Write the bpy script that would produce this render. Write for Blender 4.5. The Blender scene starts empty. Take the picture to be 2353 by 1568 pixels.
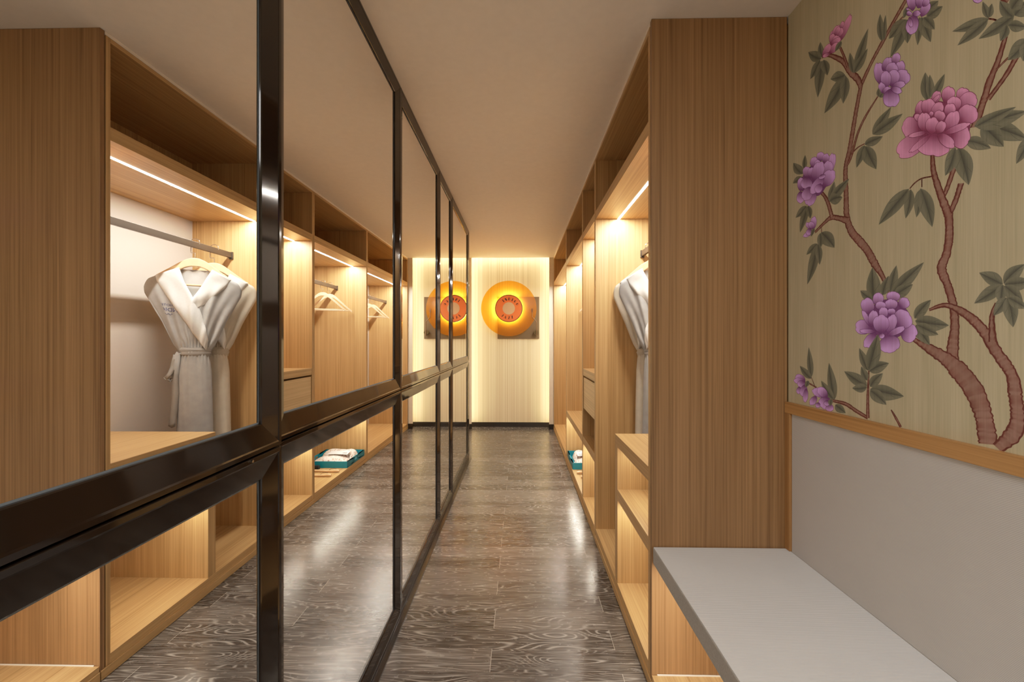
EXPO = 0.9
# painted pattern of the wallpaper, in metres on the wall
BR=[[(.8591,1.9138,.0052),(.8728,1.8725,.0064),(.8869,1.8428,.0079),(.8985,1.8072,.008),(.9166,1.7603,.0093)],[(.8285,1.8762,.0067),(.8407,1.8602,.0058),(.8591,1.8349,.0056),(.8898,1.8054,.0054)],[(.8538,1.8691,.0024),(.8756,1.8583,.0021)],[(.8673,2.0026,.0042),(.8538,1.9826,.0035)],[(.8898,1.9754,.0014),(.877,1.9629,.0014),(.8645,1.9431,.0014)],[(1.0588,2.1847,.0064),(1.0755,2.1673,.0066),(1.1152,2.134,.0068),(1.1434,2.109,.007),(1.1782,2.0774,.0067),(1.2097,2.0404,.0069),(1.2179,2.023,.0074),(1.2345,1.96,.008),(1.2546,1.8734,.0087),(1.2711,1.8199,.0083),(1.2693,1.7393,.0093),(1.2663,1.668,.0108),(1.2488,1.6213,.0122),(1.2206,1.5868,.0124),(1.1937,1.5539,.0121),(1.168,1.5095,.0114),(1.1434,1.4712,.007),(1.1245,1.4268,.0046)],[(1.2152,2.0303,.0074),(1.2262,2.0597,.0085),(1.2546,2.1008,.0087),(1.2783,2.1446,.0078),(1.3093,2.1799,.0064),(1.3418,2.2096,.0049),(1.369,2.2197,.0022)],[(1.2634,2.1206,.0046),(1.2753,2.1567,.0041),(1.2936,2.2027,.0037)],[(1.2634,1.8261,.0046),(1.2488,1.8476,.0051),(1.2262,1.901,.0045),(1.199,1.9363,.0044),(1.158,1.9698,.0024)],[(1.2488,1.8522,.0025),(1.2262,1.8602,.002),(1.2017,1.8599,.0015)],[(1.2634,1.6578,.0103),(1.2967,1.6746,.0079),(1.3286,1.6864,.0081),(1.3552,1.6792,.0061),(1.401,1.6584,.0051)],[(1.3253,1.6854,.0075),(1.3418,1.735,.0071),(1.3587,1.7657,.0061),(1.3795,1.7883,.0056)],[(1.0755,2.1315,.0022),(1.0972,2.1284,.0027),(1.1198,2.121,.0036)],[(.9434,1.6491,.0065),(.955,1.6148,.0066),(.9702,1.5842,.0071)],[(.9583,1.69,.0062),(.9685,1.6621,.0059),(.9789,1.6372,.0052),(.9878,1.6222,.004)],[(1.0078,1.6901,.0016),(1.0346,1.695,.0019),(1.0526,1.6903,.0019),(1.065,1.6813,.0017)],[(1.0334,1.6926,.0015),(1.0334,1.6736,.0013)],[(1.0078,1.7477,.0053),(1.006,1.7098,.0061),(1.0004,1.6817,.0069),(.986,1.6325,.0088),(.9719,1.5883,.0091),(.9685,1.5516,.009),(.9702,1.5206,.0098)],[(.9702,1.5234,.0098),(.9754,1.4959,.0099),(.986,1.4654,.0112),(.9719,1.4236,.0091),(.96,1.3761,.0097),(.9566,1.3301,.0101),(.96,1.2948,.0125),(.9634,1.2487,.0156)],[(.9699,1.5876,.0096),(.9685,1.5516,.0094),(.9699,1.5198,.0098)],[(1.0629,1.306,.0052),(1.0386,1.2906,.0076),(1.0116,1.2759,.0123),(.9719,1.2518,.0166),(.9418,1.2222,.0214),(.9166,1.1872,.0208),(.8985,1.1366,.0182),(.8898,1.0794,.0188)],[(1.0153,1.3713,.0037),(.9754,1.3792,.0059),(.9322,1.355,.0095),(.8985,1.3183,.0109),(.8756,1.276,.0114),(.8485,1.23,.011),(.842,1.1873,.0123),(.8381,1.1417,.0129),(.8472,1.1088,.0144),(.8728,1.0757,.0106)],[(.8812,1.2953,.0079),(.8826,1.3472,.005),(.8742,1.3756,.0035)],[(1.3286,1.1069,.0038),(1.2723,1.1048,.0062),(1.2317,1.0906,.006),(1.1911,1.0778,.0053)],[(1.1911,1.0778,.0058),(1.1911,1.1395,.0044),(1.1875,1.2124,.0019)],[(1.4422,1.1542,.0029),(1.3938,1.1401,.0025)],[(1.4209,1.1764,.0014),(1.401,1.1419,.0014)],[(1.1175,1.1132,.0018),(1.1039,1.0944,.0036),(1.0897,1.0729,.0035)],[(1.3711,1.6685,.0014),(1.3711,1.6431,.0019)]]
LF=[[0,1.1458,2.1128,.0049,.0779,-.0134,-.0095],[0,1.1386,2.1089,-.0048,.0665,-.0075,-.0061],[0,1.2402,2.0869,-.0507,.094,-.0153,-.0148],[0,1.243,2.0888,.0115,.0687,-.0135,-.0074],[0,1.2402,2.0869,-.0491,.0379,-.0131,-.015],[0,1.369,2.2207,.007,.0557,-.0151,-.0095],[0,1.3725,2.218,.0605,.065,-.0138,.0086],[0,1.3774,2.2188,.0458,-.0349,.0171,.0173],[0,1.369,2.2105,.0197,-.1092,.0242,.0173],[0,1.3607,2.2075,-.0156,-.0604,.0215,.0105],[0,1.2693,2.0986,.0894,-.0662,.0248,.0255],[0,1.2723,2.102,.0596,.0243,.0071,.0231],[0,1.2693,2.0963,.0114,-.0771,.0207,.0142],[0,1.0755,2.1177,.049,-.014,.0135,.021],[0,1.0734,2.116,.0464,-.0653,.0157,.0176],[0,1.0713,2.1144,.0,-.0613,.0163,.0121],[0,1.0386,2.0948,.006,-.0654,.0112,.0093],[0,1.0346,2.0917,-.023,-.0784,.0161,.0062],[0,1.0211,2.0792,-.0379,-.0023,-.0082,-.0177],[0,1.0211,2.0999,-.0279,-.0022,-.0074,-.0161],[0,1.0288,2.0864,-.0265,-.0494,.0114,-.0014],[0,.8883,1.9743,.074,.0281,.0039,.0152],[0,.8898,1.9738,.0612,-.0114,.0077,.0156],[0,.8892,1.9756,.0108,.0441,-.0077,-.0032],[0,.8883,1.9769,-.0057,.0247,-.0066,-.007],[0,.8433,1.9471,.0648,-.0009,.0069,.017],[0,.8459,1.9445,.0227,.0512,-.0103,.0016],[0,.8433,1.9456,-.0177,.0134,-.0108,-.0189],[0,.8538,1.935,-.0307,-.0279,.0013,-.0118],[0,.8564,1.937,.0114,-.0248,.0086,.0104],[0,.8485,1.9621,-.0179,.0131,-.01,-.0175],[0,.8231,1.8844,.032,-.02,.01,.0179],[0,.8219,1.8775,.0074,-.0327,.0098,.0097],[0,1.0191,1.8768,.0057,.0732,-.0158,-.0084],[0,1.0041,1.8792,-.0252,.0374,-.009,-.0099],[0,1.0135,1.881,.0,.056,-.0112,-.0068],[0,.8985,1.7576,-.0779,-.0707,.0062,-.0179],[0,.9015,1.7575,-.0397,-.0649,.0147,-.0095],[0,.9166,1.763,-.0947,-.0196,-.0046,-.0213],[0,.9135,1.7604,-.0728,.0017,-.0049,-.0141],[0,.9338,1.7399,-.0492,-.0399,.0043,-.0134],[0,.9483,1.7312,-.0209,-.0923,.021,.0027],[0,.9556,1.7346,.0222,-.0552,.0137,.011],[0,.8158,1.6906,.0249,-.0418,.0096,.0111],[0,1.1756,1.8737,-.0581,.0434,-.0134,-.0151],[0,1.1741,1.8725,-.09,.009,-.0106,-.0191],[0,1.2017,1.8577,-.0592,-.006,-.0065,-.0157],[0,1.2017,1.8555,.0289,-.0524,.0145,.0108],[0,1.199,1.852,-.036,-.0813,.0238,.001],[0,1.4539,1.8905,-.0055,.0472,-.0131,-.0063],[0,1.4618,1.8775,.0484,.0597,-.0212,.0029],[0,1.4618,1.8666,.0518,-.0021,.0098,.0141],[0,1.3351,1.7378,-.0195,.0578,-.0163,-.0086],[0,1.3365,1.7382,-.079,.0435,-.015,-.0152],[0,1.3351,1.7402,-.052,-.0055,-.0074,-.0209],[0,1.4422,1.76,.0562,-.0246,.0144,.0133],[0,1.4384,1.7561,.037,-.0795,.0184,.0089],[0,1.4345,1.7576,-.0114,-.0469,.0166,.003],[0,1.0671,1.682,.0885,-.0668,.0162,.0175],[0,1.0621,1.679,.0143,-.0699,.0143,.0071],[0,1.0378,1.6694,.0096,-.0661,.0136,.0062],[0,1.0366,1.672,-.0288,-.1034,.0202,.0005],[0,1.3725,1.651,-.0569,-.0635,.0249,-.0098],[0,1.376,1.6494,.0035,-.0528,.0156,.0043],[0,1.3902,1.618,.0521,-.0264,.0118,.0107],[0,1.3902,1.617,.0482,-.1286,.0234,.0084],[0,1.3866,1.6162,-.0071,-.0706,.0186,.0028],[0,1.1705,1.4062,.0051,.0961,-.0258,-.0024],[0,1.1782,1.4134,.0386,.0285,-.0101,.0101],[0,1.1434,1.4205,-.0189,.0499,-.0151,-.0063],[0,1.1198,1.4263,-.0182,.0679,-.0148,-.0053],[0,1.1152,1.4216,-.0872,.0669,-.0133,-.0148],[0,1.1084,1.4147,-.0521,.0237,-.0094,-.0153],[0,1.0526,1.3526,-.0418,.0426,-.0115,-.0109],[0,1.0506,1.3467,-.0814,-.0144,.0029,-.0206],[0,1.0486,1.3369,-.0351,-.0506,.0137,-.009],[0,1.0458,1.3368,-.0526,-.0257,.0065,-.0135],[0,1.1911,1.2121,.0295,.0632,-.0149,.0054],[0,1.1859,1.2103,-.0624,.0264,-.0078,-.0159],[0,1.1937,1.1832,.0198,.0393,-.0128,.0053],[0,1.1937,1.1678,.0827,.0356,-.0121,.0163],[0,1.1937,1.1647,.0522,-.0088,.0011,.0143],[0,1.1833,1.1668,-.0409,.0414,-.0129,-.0092],[0,1.1833,1.1602,-.1027,-.0064,.0054,-.0228],[0,1.1833,1.1572,-.0518,-.0333,.0134,-.0147],[0,1.3156,1.1102,.0228,.1156,-.0203,.0043],[0,1.3188,1.1112,.0536,.0542,-.0155,.0095],[0,1.4194,1.1703,.0113,.1034,-.0163,.0018],[0,1.4194,1.1671,.056,.0401,-.014,.0095],[0,1.3124,1.0961,-.0414,-.0193,.0111,-.0123],[0,.8632,1.4127,.0437,.0308,-.006,.013],[0,.864,1.4112,.0526,-.0329,.0073,.0135],[0,.8632,1.412,.0046,-.0392,.011,.0029],[0,.8618,1.4141,-.0362,.033,-.0085,-.0128],[0,.8605,1.4123,-.0471,-.0003,-.0014,-.0154],[0,.8605,1.4092,-.0312,-.036,.0086,-.0108],[0,.8564,1.385,.0233,-.0355,.009,.0083],[0,.8551,1.3849,-.0097,-.0606,.0137,-.0022],[0,.8538,1.3848,-.0307,-.0243,.0052,-.0102],[1,1.1885,1.2123,-.0314,.102,-.024,-.0047],[1,1.4038,1.6729,.016,-.0246,.0082,.0044],[1,1.2867,2.2143,.027,-.0125,.0086,.0105],[1,1.1528,1.9646,.003,.0263,-.0084,-.0042],[1,1.1508,1.9622,-.009,.0072,-.0064,-.0073],[0,1.0709,2.1464,.0123,-.0204,.0072,.0083],[1,1.433,1.159,.0132,-.0243,.0117,.002],[1,1.3287,1.1114,.0056,-.023,.0111,-.0001]]
PT=[['K',.9855,1.8585,.0129,-.0977,.0713,.0464],['k',.943,1.8302,-.0069,.027,-.0138,-.0117],['k',.9779,1.849,-.0123,.0285,-.0138,-.0132],['k',1.0062,1.8639,-.0144,.0195,-.009,-.0099],['k',.9453,1.8154,-.0294,.0164,-.0129,-.0207],['k',1.0477,1.8572,-.017,.0263,-.0096,-.0096],['k',1.0116,1.8643,-.021,.0102,-.0029,-.0044],['k',1.0224,1.8449,-.0095,.0322,-.0181,-.0146],['k',.9559,1.8175,.0036,.0342,-.0158,-.0071],['k',.9465,1.7874,-.0316,.0146,-.014,-.0239],['k',.9643,1.7677,-.0385,-.0276,.0052,-.0237],['k',1.0363,1.8197,.0487,.0278,-.0018,.0269],['k',1.0363,1.836,.0128,.0247,-.007,.0009],['k',1.0197,1.7977,.0778,-.0162,.0161,.0288],['k',1.0036,1.7911,.0053,-.0518,.0413,.0235],['k',1.0076,1.8328,-.0221,.0198,-.0106,-.0133],['k',.9729,1.8141,-.011,.0232,-.0118,-.0114],['k',1.0129,1.8357,-.0053,.0091,-.0043,-.0042],['k',.9958,1.816,-.0103,.0176,-.0121,-.0121],['k',1.0279,1.8052,-.0014,.047,-.017,-.0094],['k',.9754,1.7795,-.0231,.0347,-.0133,-.0141],['k',1.0109,1.7927,-.006,.0363,-.0162,-.0108],['k',.9958,1.7865,-.0153,.0203,-.0094,-.0101],['k',1.0197,1.8024,.0471,.0124,.0014,.0063],['k',1.0102,1.7924,.0543,-.0186,.0047,.0077],['k',.9817,1.7788,-.0558,-.0053,-.0027,-.0086],['k',.9945,1.7845,-.0362,-.0463,.0077,-.0065],['P',1.1258,1.4106,.0054,-.1069,.0682,.0062],['p',1.0922,1.3842,-.0221,.0177,-.0109,-.0116],['p',1.1126,1.3987,-.0026,.0273,-.0203,-.0037],['p',1.1602,1.392,-.0056,.0359,-.0172,-.0037],['p',1.1848,1.3702,.0135,.047,-.0221,.0028],['p',1.0897,1.3219,-.0431,-.0108,.0063,-.0235],['p',1.1036,1.3385,-.0371,.0268,-.0187,-.0216],['p',1.1774,1.3312,.0567,.008,-.0035,.0213],['p',1.1659,1.3186,.0339,-.04,.0139,.0085],['p',1.1298,1.3132,-.0133,-.0473,.0311,-.0072],['p',1.1178,1.3779,-.0013,.0288,-.0193,-.0023],['p',1.1503,1.379,-.0028,.0246,-.0164,-.0027],['p',1.1818,1.3363,.0271,.0468,-.0074,.0027],['p',1.1165,1.3649,-.0013,.017,-.0116,-.0015],['p',1.1393,1.3554,.0014,.032,-.0142,-.0004],['p',1.1789,1.3362,-.0102,.0441,-.0155,-.0033],['p',1.1258,1.3144,-.0171,.051,-.0149,-.0045],['p',1.1448,1.3158,.0055,.0508,-.0256,.0012],['p',1.1637,1.3222,.0546,.0023,-.0002,.006],['p',1.1285,1.3108,-.0499,.02,-.0038,-.0077],['p',1.1489,1.3171,-.0069,-.0134,.0076,-.003],['P',1.3607,1.8761,.08,-.081,.0556,.0418],['p',1.35,1.8185,-.0311,.0656,-.0184,-.0118],['p',1.3798,1.8864,-.0083,.026,-.0181,-.0107],['p',1.358,1.871,-.0107,.0253,-.0153,-.0097],['p',1.414,1.8805,-.0144,.0282,-.0169,-.0108],['p',1.3939,1.8721,-.0084,.0211,-.013,-.0078],['p',1.3527,1.8215,-.0158,.0473,-.0215,-.0123],['p',1.3661,1.7969,-.0447,.0354,-.0229,-.0197],['p',1.4377,1.8548,.003,.039,-.0214,-.0078],['p',1.4228,1.8489,-.0059,.0324,-.0159,-.0077],['p',1.4053,1.8298,-.0337,.0506,-.0258,-.0175],['p',1.4716,1.8209,-.0032,.0459,-.0187,-.0076],['p',1.4347,1.8557,.0136,-.0351,.0286,.0155],['p',1.47,1.8203,.0047,-.0402,.0198,.0079],['p',1.4024,1.8001,.0353,-.0396,.0229,.0156],['p',1.4198,1.8168,.0346,-.0321,.0229,.0167],['p',1.358,1.8335,.0618,-.0384,.0166,.0149],['p',1.3716,1.8389,-.0068,-.0146,.0153,.0014],['p',1.3716,1.8089,.0223,-.02,.0147,.0114],['p',1.411,1.6697,-.0058,.0418,-.0142,-.005],['p',1.4169,1.6733,.0253,.0278,-.009,.0029],['p',1.4082,1.671,.0161,.0281,-.0125,.0008],['p',1.4082,1.6648,.0484,-.0068,.0056,.0084],['p',1.4213,1.6766,.0164,-.0176,.0117,.0073],['k',1.2956,2.2187,-.0448,.048,-.0112,-.0122],['k',1.2905,2.2523,-.01,.0178,-.0067,-.0067],['k',1.3323,2.2452,-.0186,.0225,-.0123,-.0126],['k',1.3269,2.2453,-.0288,.0261,-.0118,-.0129],['k',1.3058,2.24,-.0217,.0125,-.0105,-.0125],['k',1.3137,2.2497,-.0194,.0143,-.0082,-.0094],['k',1.3269,2.2332,-.0053,.0294,-.0126,-.0103],['k',1.3216,2.2294,-.0209,.0118,-.0116,-.0136],['k',1.3323,2.235,-.0418,-.0082,-.0062,-.0113],['k',1.3377,2.2124,-.0396,.0042,-.0105,-.0149],['k',1.3655,2.2192,-.0319,.0198,-.0115,-.0128],['k',1.3323,2.2107,.0318,.0086,.0038,.0076],['p',1.1468,1.9933,.01,.0676,-.0186,-.0096],['p',1.1428,2.0307,-.0232,.0192,-.0112,-.0134],['p',1.1102,2.0263,-.0129,.0194,-.0111,-.0117],['p',1.0955,1.985,-.0072,.0347,-.014,-.0114],['p',1.1046,1.974,-.0357,.0038,-.0137,-.0246],['p',1.1292,2.0098,-.0245,.0145,-.0143,-.0187],['p',1.1177,1.9728,-.0131,.0347,-.0174,-.0153],['p',1.133,1.9762,.0,.0464,-.0163,-.0102],['p',1.1389,1.9659,.0099,.0355,-.0104,-.0036],['p',1.1158,1.97,-.0382,-.0143,-.0025,-.0104],['p',1.1448,1.9703,-.0252,-.0006,-.0053,-.0103],['p',1.1234,1.9686,-.0113,-.0533,.0245,.0095],['p',1.1177,1.9686,-.0303,-.0292,.0035,-.006],['p',1.0559,2.1245,.0089,.0468,-.0115,-.007],['p',1.0428,2.1209,-.0128,.0212,-.0131,-.0156],['p',1.0356,2.0946,-.0195,.0185,-.0096,-.013],['p',1.0307,2.1154,-.0145,.0058,-.0059,-.0095],['p',1.0694,2.1224,-.006,.0059,-.0066,-.0085],['p',1.0515,2.1112,.0126,-.0389,.0161,.016],['p',1.0574,2.1172,-.0203,-.0133,-.001,-.0077],['p',1.0663,2.1157,-.006,-.0286,.0056,.003],['p',1.0694,2.1437,.0015,-.0059,.0037,.0037],['p',.91,2.0409,.0,-.0154,.0088,.0073],['p',1.4479,1.1575,.05,.0117,-.0082,.0123],['p',1.4479,1.1541,.059,-.0012,-.0018,.0107],['p',1.4529,1.1558,.0274,-.0239,.016,.008],['p',1.4768,1.1335,.007,-.0256,.0131,.0001],['p',1.4496,1.1435,.0135,-.041,.0183,.0007],['p',1.4429,1.1316,.0067,-.048,.0127,-.0009],['p',1.3501,1.118,.0621,.0117,-.0079,.014],['p',1.3457,1.1154,.04,.0241,-.0135,.0116],['p',1.3414,1.1149,.0247,-.0382,.0275,.0066],['p',1.3949,1.1118,.0268,-.033,.0128,.004],['p',1.3827,1.0916,.0092,-.0169,.0108,.0016],['p',1.3357,1.0945,.0,-.0233,.0172,-.0028],['p',1.3443,1.1049,.0058,-.018,.0118,.0004]]
import bpy, bmesh, math, random
from mathutils import Vector, Matrix
C = bpy.context.scene.collection
rnd = random.Random(7)
PI = math.pi

def lin(r, g, b):
    f = lambda c: (c/255/12.92 if c/255 <= .04045 else ((c/255+.055)/1.055)**2.4)
    return (f(r), f(g), f(b), 1.0)

# ---------------------------------------------------------------- materials
def new_mat(name):
    m = bpy.data.materials.new(name); m.use_nodes = True
    nt = m.node_tree; b = nt.nodes['Principled BSDF']
    return m, nt, b
def N(nt, t, **kw):
    n = nt.nodes.new(t)
    for k, v in kw.items():
        if k in n.inputs: n.inputs[k].default_value = v
        else: setattr(n, k, v)
    return n
def L(nt, a, b): nt.links.new(a, b)
def math_n(nt, op, a=None, b=None, va=None, vb=None):
    n = nt.nodes.new('ShaderNodeMath'); n.operation = op
    if a is not None: L(nt, a, n.inputs[0])
    elif va is not None: n.inputs[0].default_value = va
    if b is not None: L(nt, b, n.inputs[1])
    elif vb is not None: n.inputs[1].default_value = vb
    return n.outputs[0]
def ramp(nt, fac, stops):
    n = nt.nodes.new('ShaderNodeValToRGB'); e = n.color_ramp.elements
    while len(e) < len(stops): e.new(.5)
    for i, (p, c) in enumerate(stops): e[i].position = p; e[i].color = c
    L(nt, fac, n.inputs[0]); return n.outputs[0]
def mixc(nt, fac, a, b, mode='MIX'):
    n = nt.nodes.new('ShaderNodeMix'); n.data_type = 'RGBA'; n.blend_type = mode
    if hasattr(fac, 'is_linked'): L(nt, fac, n.inputs[0])
    else: n.inputs[0].default_value = fac
    for s, v in ((n.inputs[6], a), (n.inputs[7], b)):
        if hasattr(v, 'is_linked'): L(nt, v, s)
        else: s.default_value = v
    return n.outputs[2]
def bump(nt, b, h, strength, dist=.001):
    n = N(nt, 'ShaderNodeBump', Strength=strength, Distance=dist)
    L(nt, h, n.inputs['Height']); L(nt, n.outputs[0], b.inputs['Normal'])
def plain(name, col, rough=.5, metal=0., spec=.5, noise=0., nscale=60., coat=0.):
    m, nt, b = new_mat(name)
    b.inputs['Roughness'].default_value = rough; b.inputs['Metallic'].default_value = metal
    b.inputs['Specular IOR Level'].default_value = spec
    if coat: b.inputs['Coat Weight'].default_value = coat; b.inputs['Coat Roughness'].default_value = .03
    tc = N(nt, 'ShaderNodeTexCoord'); nz = N(nt, 'ShaderNodeTexNoise', Scale=nscale, Detail=3.)
    L(nt, tc.outputs['Object'], nz.inputs['Vector'])
    c2 = tuple(min(1, c*(1+noise)) for c in col[:3])+(1,); c1 = tuple(c*(1-noise) for c in col[:3])+(1,)
    L(nt, ramp(nt, nz.outputs['Fac'], [(.3, c1), (.7, c2)]), b.inputs['Base Color'])
    return m

def wood(name, axis, light, dark, rough=.38):
    """straight-grained oak veneer; the grain runs along axis"""
    m, nt, b = new_mat(name)
    geo = N(nt, 'ShaderNodeNewGeometry'); oi = N(nt, 'ShaderNodeObjectInfo')
    off = N(nt, 'ShaderNodeVectorMath', operation='SCALE'); off.inputs['Scale'].default_value = 1.
    cmb = N(nt, 'ShaderNodeCombineXYZ')
    for i, k in enumerate((3.1, 5.7, 7.9)): L(nt, math_n(nt, 'MULTIPLY', oi.outputs['Random'], vb=k), cmb.inputs[i])
    add = N(nt, 'ShaderNodeVectorMath', operation='ADD')
    L(nt, geo.outputs['Position'], add.inputs[0]); L(nt, cmb.outputs[0], add.inputs[1])
    def nz(cross, along, detail, dist=0.):
        mp = N(nt, 'ShaderNodeMapping')
        s = [cross]*3; s[axis] = along; mp.inputs['Scale'].default_value = s
        L(nt, add.outputs[0], mp.inputs['Vector'])
        t = N(nt, 'ShaderNodeTexNoise', Scale=1., Detail=detail, Distortion=dist); L(nt, mp.outputs[0], t.inputs['Vector'])
        return t.outputs['Fac']
    broad = nz(16., .25, 2.); mid = nz(120., .8, 3., .3); fine = nz(380., 4., 2.)
    v = math_n(nt, 'ADD', math_n(nt, 'MULTIPLY', broad, vb=.22), math_n(nt, 'MULTIPLY', mid, vb=.58))
    v = math_n(nt, 'ADD', v, math_n(nt, 'MULTIPLY', fine, vb=.25))
    col = ramp(nt, v, [(.36, dark), (.50, tuple((a+c)/2 for a, c in zip(light, dark))), (.66, light)])
    L(nt, col, b.inputs['Base Color']); b.inputs['Roughness'].default_value = rough
    b.inputs['Specular IOR Level'].default_value = .35
    bump(nt, b, fine, .06, .0004)
    return m
WL, WD = (.58, .362, .160, 1), (.36, .204, .078, 1)
WOOD = [wood('oak_grain_'+'xyz'[i], i, WL, WD) for i in range(3)]
WX, WY, WZ = WOOD
WDRAW = wood('oak_drawer_bounce_lit', 1, (.72, .50, .26, 1), (.50, .32, .145, 1))  # paler oak: light bounced off the mirrors is put into the colour
WEND = wood('oak_end_panel_shaded', 2, (.36, .198, .087, 1), (.18, .092, .037, 1))  # oak darkened: shade on the bench-facing panel is put into its colour
TRIMW = wood('oak_trim', 1, (.50, .27, .10, 1), (.30, .14, .045, 1), .4)
TRIMWZ = wood('oak_trim_upright', 2, (.42, .22, .085, 1), (.26, .12, .04, 1), .4)
HANG = plain('beech_hanger', (.72, .47, .26, 1), .35, noise=.08, nscale=25)
HANGP = plain('pale_beech_hanger', (.78, .55, .34, 1), .35, noise=.06, nscale=25)
STEEL = plain('polished_steel', (.62, .58, .53, 1), .18, metal=1.)
RAIL = plain('bronze_rail', (.075, .058, .045, 1), .32, metal=.55)
LACQ, _nt, _b = new_mat('black_lacquer')
_b.inputs['Base Color'].default_value = (.010, .006, .004, 1); _b.inputs['Roughness'].default_value = .07
_b.inputs['Specular IOR Level'].default_value = .42
_tc = N(_nt, 'ShaderNodeTexCoord'); _nz = N(_nt, 'ShaderNodeTexNoise', Scale=6., Detail=1.)
L(_nt, _tc.outputs['Object'], _nz.inputs['Vector']); bump(_nt, _b, _nz.outputs['Fac'], .3, .005)
MIRR, _nt, _b = new_mat('mirror_glass')
_b.inputs['Base Color'].default_value = (.93, .92, .90, 1); _b.inputs['Metallic'].default_value = 1.; _b.inputs['Roughness'].default_value = 0.
SILIC = plain('grey_sealant', (.13, .16, .19, 1), .4)
PAINT = plain('ceiling_paint', (.80, .72, .63, 1), .75, noise=.02, nscale=30)
WPAINT = plain('wall_paint', (.72, .63, .50, 1), .7, noise=.02, nscale=30)
SKIRT = plain('dark_skirting', (.018, .013, .010, 1), .25)
FILL = plain('cream_filler', (.80, .72, .62, 1), .6)
def fabric(name, col, sy, sz, rough=.8, k=.16):
    m, nt, b = new_mat(name)
    tc = N(nt, 'ShaderNodeTexCoord'); sp = N(nt, 'ShaderNodeSeparateXYZ'); L(nt, tc.outputs['Object'], sp.inputs[0])
    v = math_n(nt, 'ADD', math_n(nt, 'MULTIPLY', sp.outputs[1], vb=sy), math_n(nt, 'MULTIPLY', sp.outputs[2], vb=sz))
    w = math_n(nt, 'SINE', v)
    nz = N(nt, 'ShaderNodeTexNoise', Scale=7., Detail=3.); L(nt, tc.outputs['Object'], nz.inputs['Vector'])
    f = math_n(nt, 'ADD', math_n(nt, 'MULTIPLY', w, vb=.36), math_n(nt, 'ADD', math_n(nt, 'MULTIPLY', nz.outputs['Fac'], vb=.25), vb=.37))
    c1 = tuple(c*(1-k) for c in col[:3])+(1,); c2 = tuple(min(1, c*(1+k)) for c in col[:3])+(1,)
    L(nt, ramp(nt, f, [(.2, c1), (.8, c2)]), b.inputs['Base Color'])
    b.inputs['Roughness'].default_value = rough; bump(nt, b, w, .15, .0006)
    return m
SEATF = fabric('ribbed_bench_fabric', (.71, .72, .725, 1), 1600., 0.)
PANELF = fabric('ribbed_panel_fabric', (.50, .475, .45, 1), 120., 1750.)
BACKF = fabric('back_panel_cloth', (.56, .49, .43, 1), 40., 900., k=.06)
EDGEF = plain('bench_edge', (.34, .32, .29, 1), .8, noise=.1, nscale=200)
GREYR = plain('grey_robe_cloth', (.37, .365, .36, 1), .9, noise=.07, nscale=28)
CREAMR = plain('cream_robe_cloth', (.56, .49, .39, 1), .9, noise=.05, nscale=28)
WHITER = plain('white_towelling', (.68, .66, .63, 1), .95, noise=.03, nscale=90)
BELTR = plain('grey_belt_cloth', (.29, .27, .25, 1), .9, noise=.06, nscale=30)
BELTC = plain('cream_belt_cloth', (.46, .39, .30, 1), .9, noise=.06, nscale=30)
NAVY = plain('navy_embroidery', (.045, .055, .16, 1), .8)
TEAL = plain('teal_lacquer', (.004, .20, .28, 1), .4, noise=.06, nscale=12)
BLACKP = plain('black_plastic', (.012, .012, .012, 1), .5)
CARD = plain('white_card', (.82, .80, .80, 1), .7)
INK = plain('dark_ink', (.06, .05, .06, 1), .8)
BRASSD = plain('dark_bronze_plate', (.125, .086, .047, 1), .6, metal=0., spec=.2, noise=.05, nscale=4)
COUNTW = plain('olive_bronze', (.10, .075, .03, 1), .35, metal=.4)
ARMM = plain('brown_bronze', (.14, .075, .035, 1), .3, metal=.5)
ORANGE = plain('orange_label', (.80, .17, .035, 1), .6, noise=.04, nscale=4)
BEIGE = plain('beige_label_centre', (.62, .40, .22, 1), .6, noise=.03, nscale=6)
RIMB = plain('brown_label_rim', (.16, .055, .015, 1), .5)
LETR = plain('dark_lettering', (.025, .008, .006, 1), .6)
m, nt, b = new_mat('floral_cloth'); FLORAL = m
_tc = N(nt, 'ShaderNodeTexCoord'); _v = N(nt, 'ShaderNodeTexVoronoi', Scale=46.); L(nt, _tc.outputs['Object'], _v.inputs['Vector'])
_z = N(nt, 'ShaderNodeTexNoise', Scale=60., Detail=4.); L(nt, _tc.outputs['Object'], _z.inputs['Vector'])
_f = math_n(nt, 'ADD', math_n(nt, 'MULTIPLY', _v.outputs['Distance'], vb=.7), math_n(nt, 'MULTIPLY', _z.outputs['Fac'], vb=.55))
L(nt, ramp(nt, _f, [(.34, (.30, .15, .11, 1)), (.46, (.60, .38, .33, 1)), (.56, (.74, .62, .56, 1)), (.72, (.82, .76, .71, 1))]), b.inputs['Base Color'])
b.inputs['Roughness'].default_value = .85

def emis(name, col, s):
    m, nt, b = new_mat(name)
    b.inputs['Base Color'].default_value = (.9, .9, .9, 1)
    b.inputs['Emission Color'].default_value = col; b.inputs['Emission Strength'].default_value = s
    return m
LEDC = (1., .92, .81)
LEDM = emis('led_diffuser', (1., .95, .88, 1), 7.)
COVEM = emis('cove_led', (1., .84, .58, 1), 7.3)
HALOM = emis('record_halo', (1., .90, .68, 1), 17.)

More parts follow.
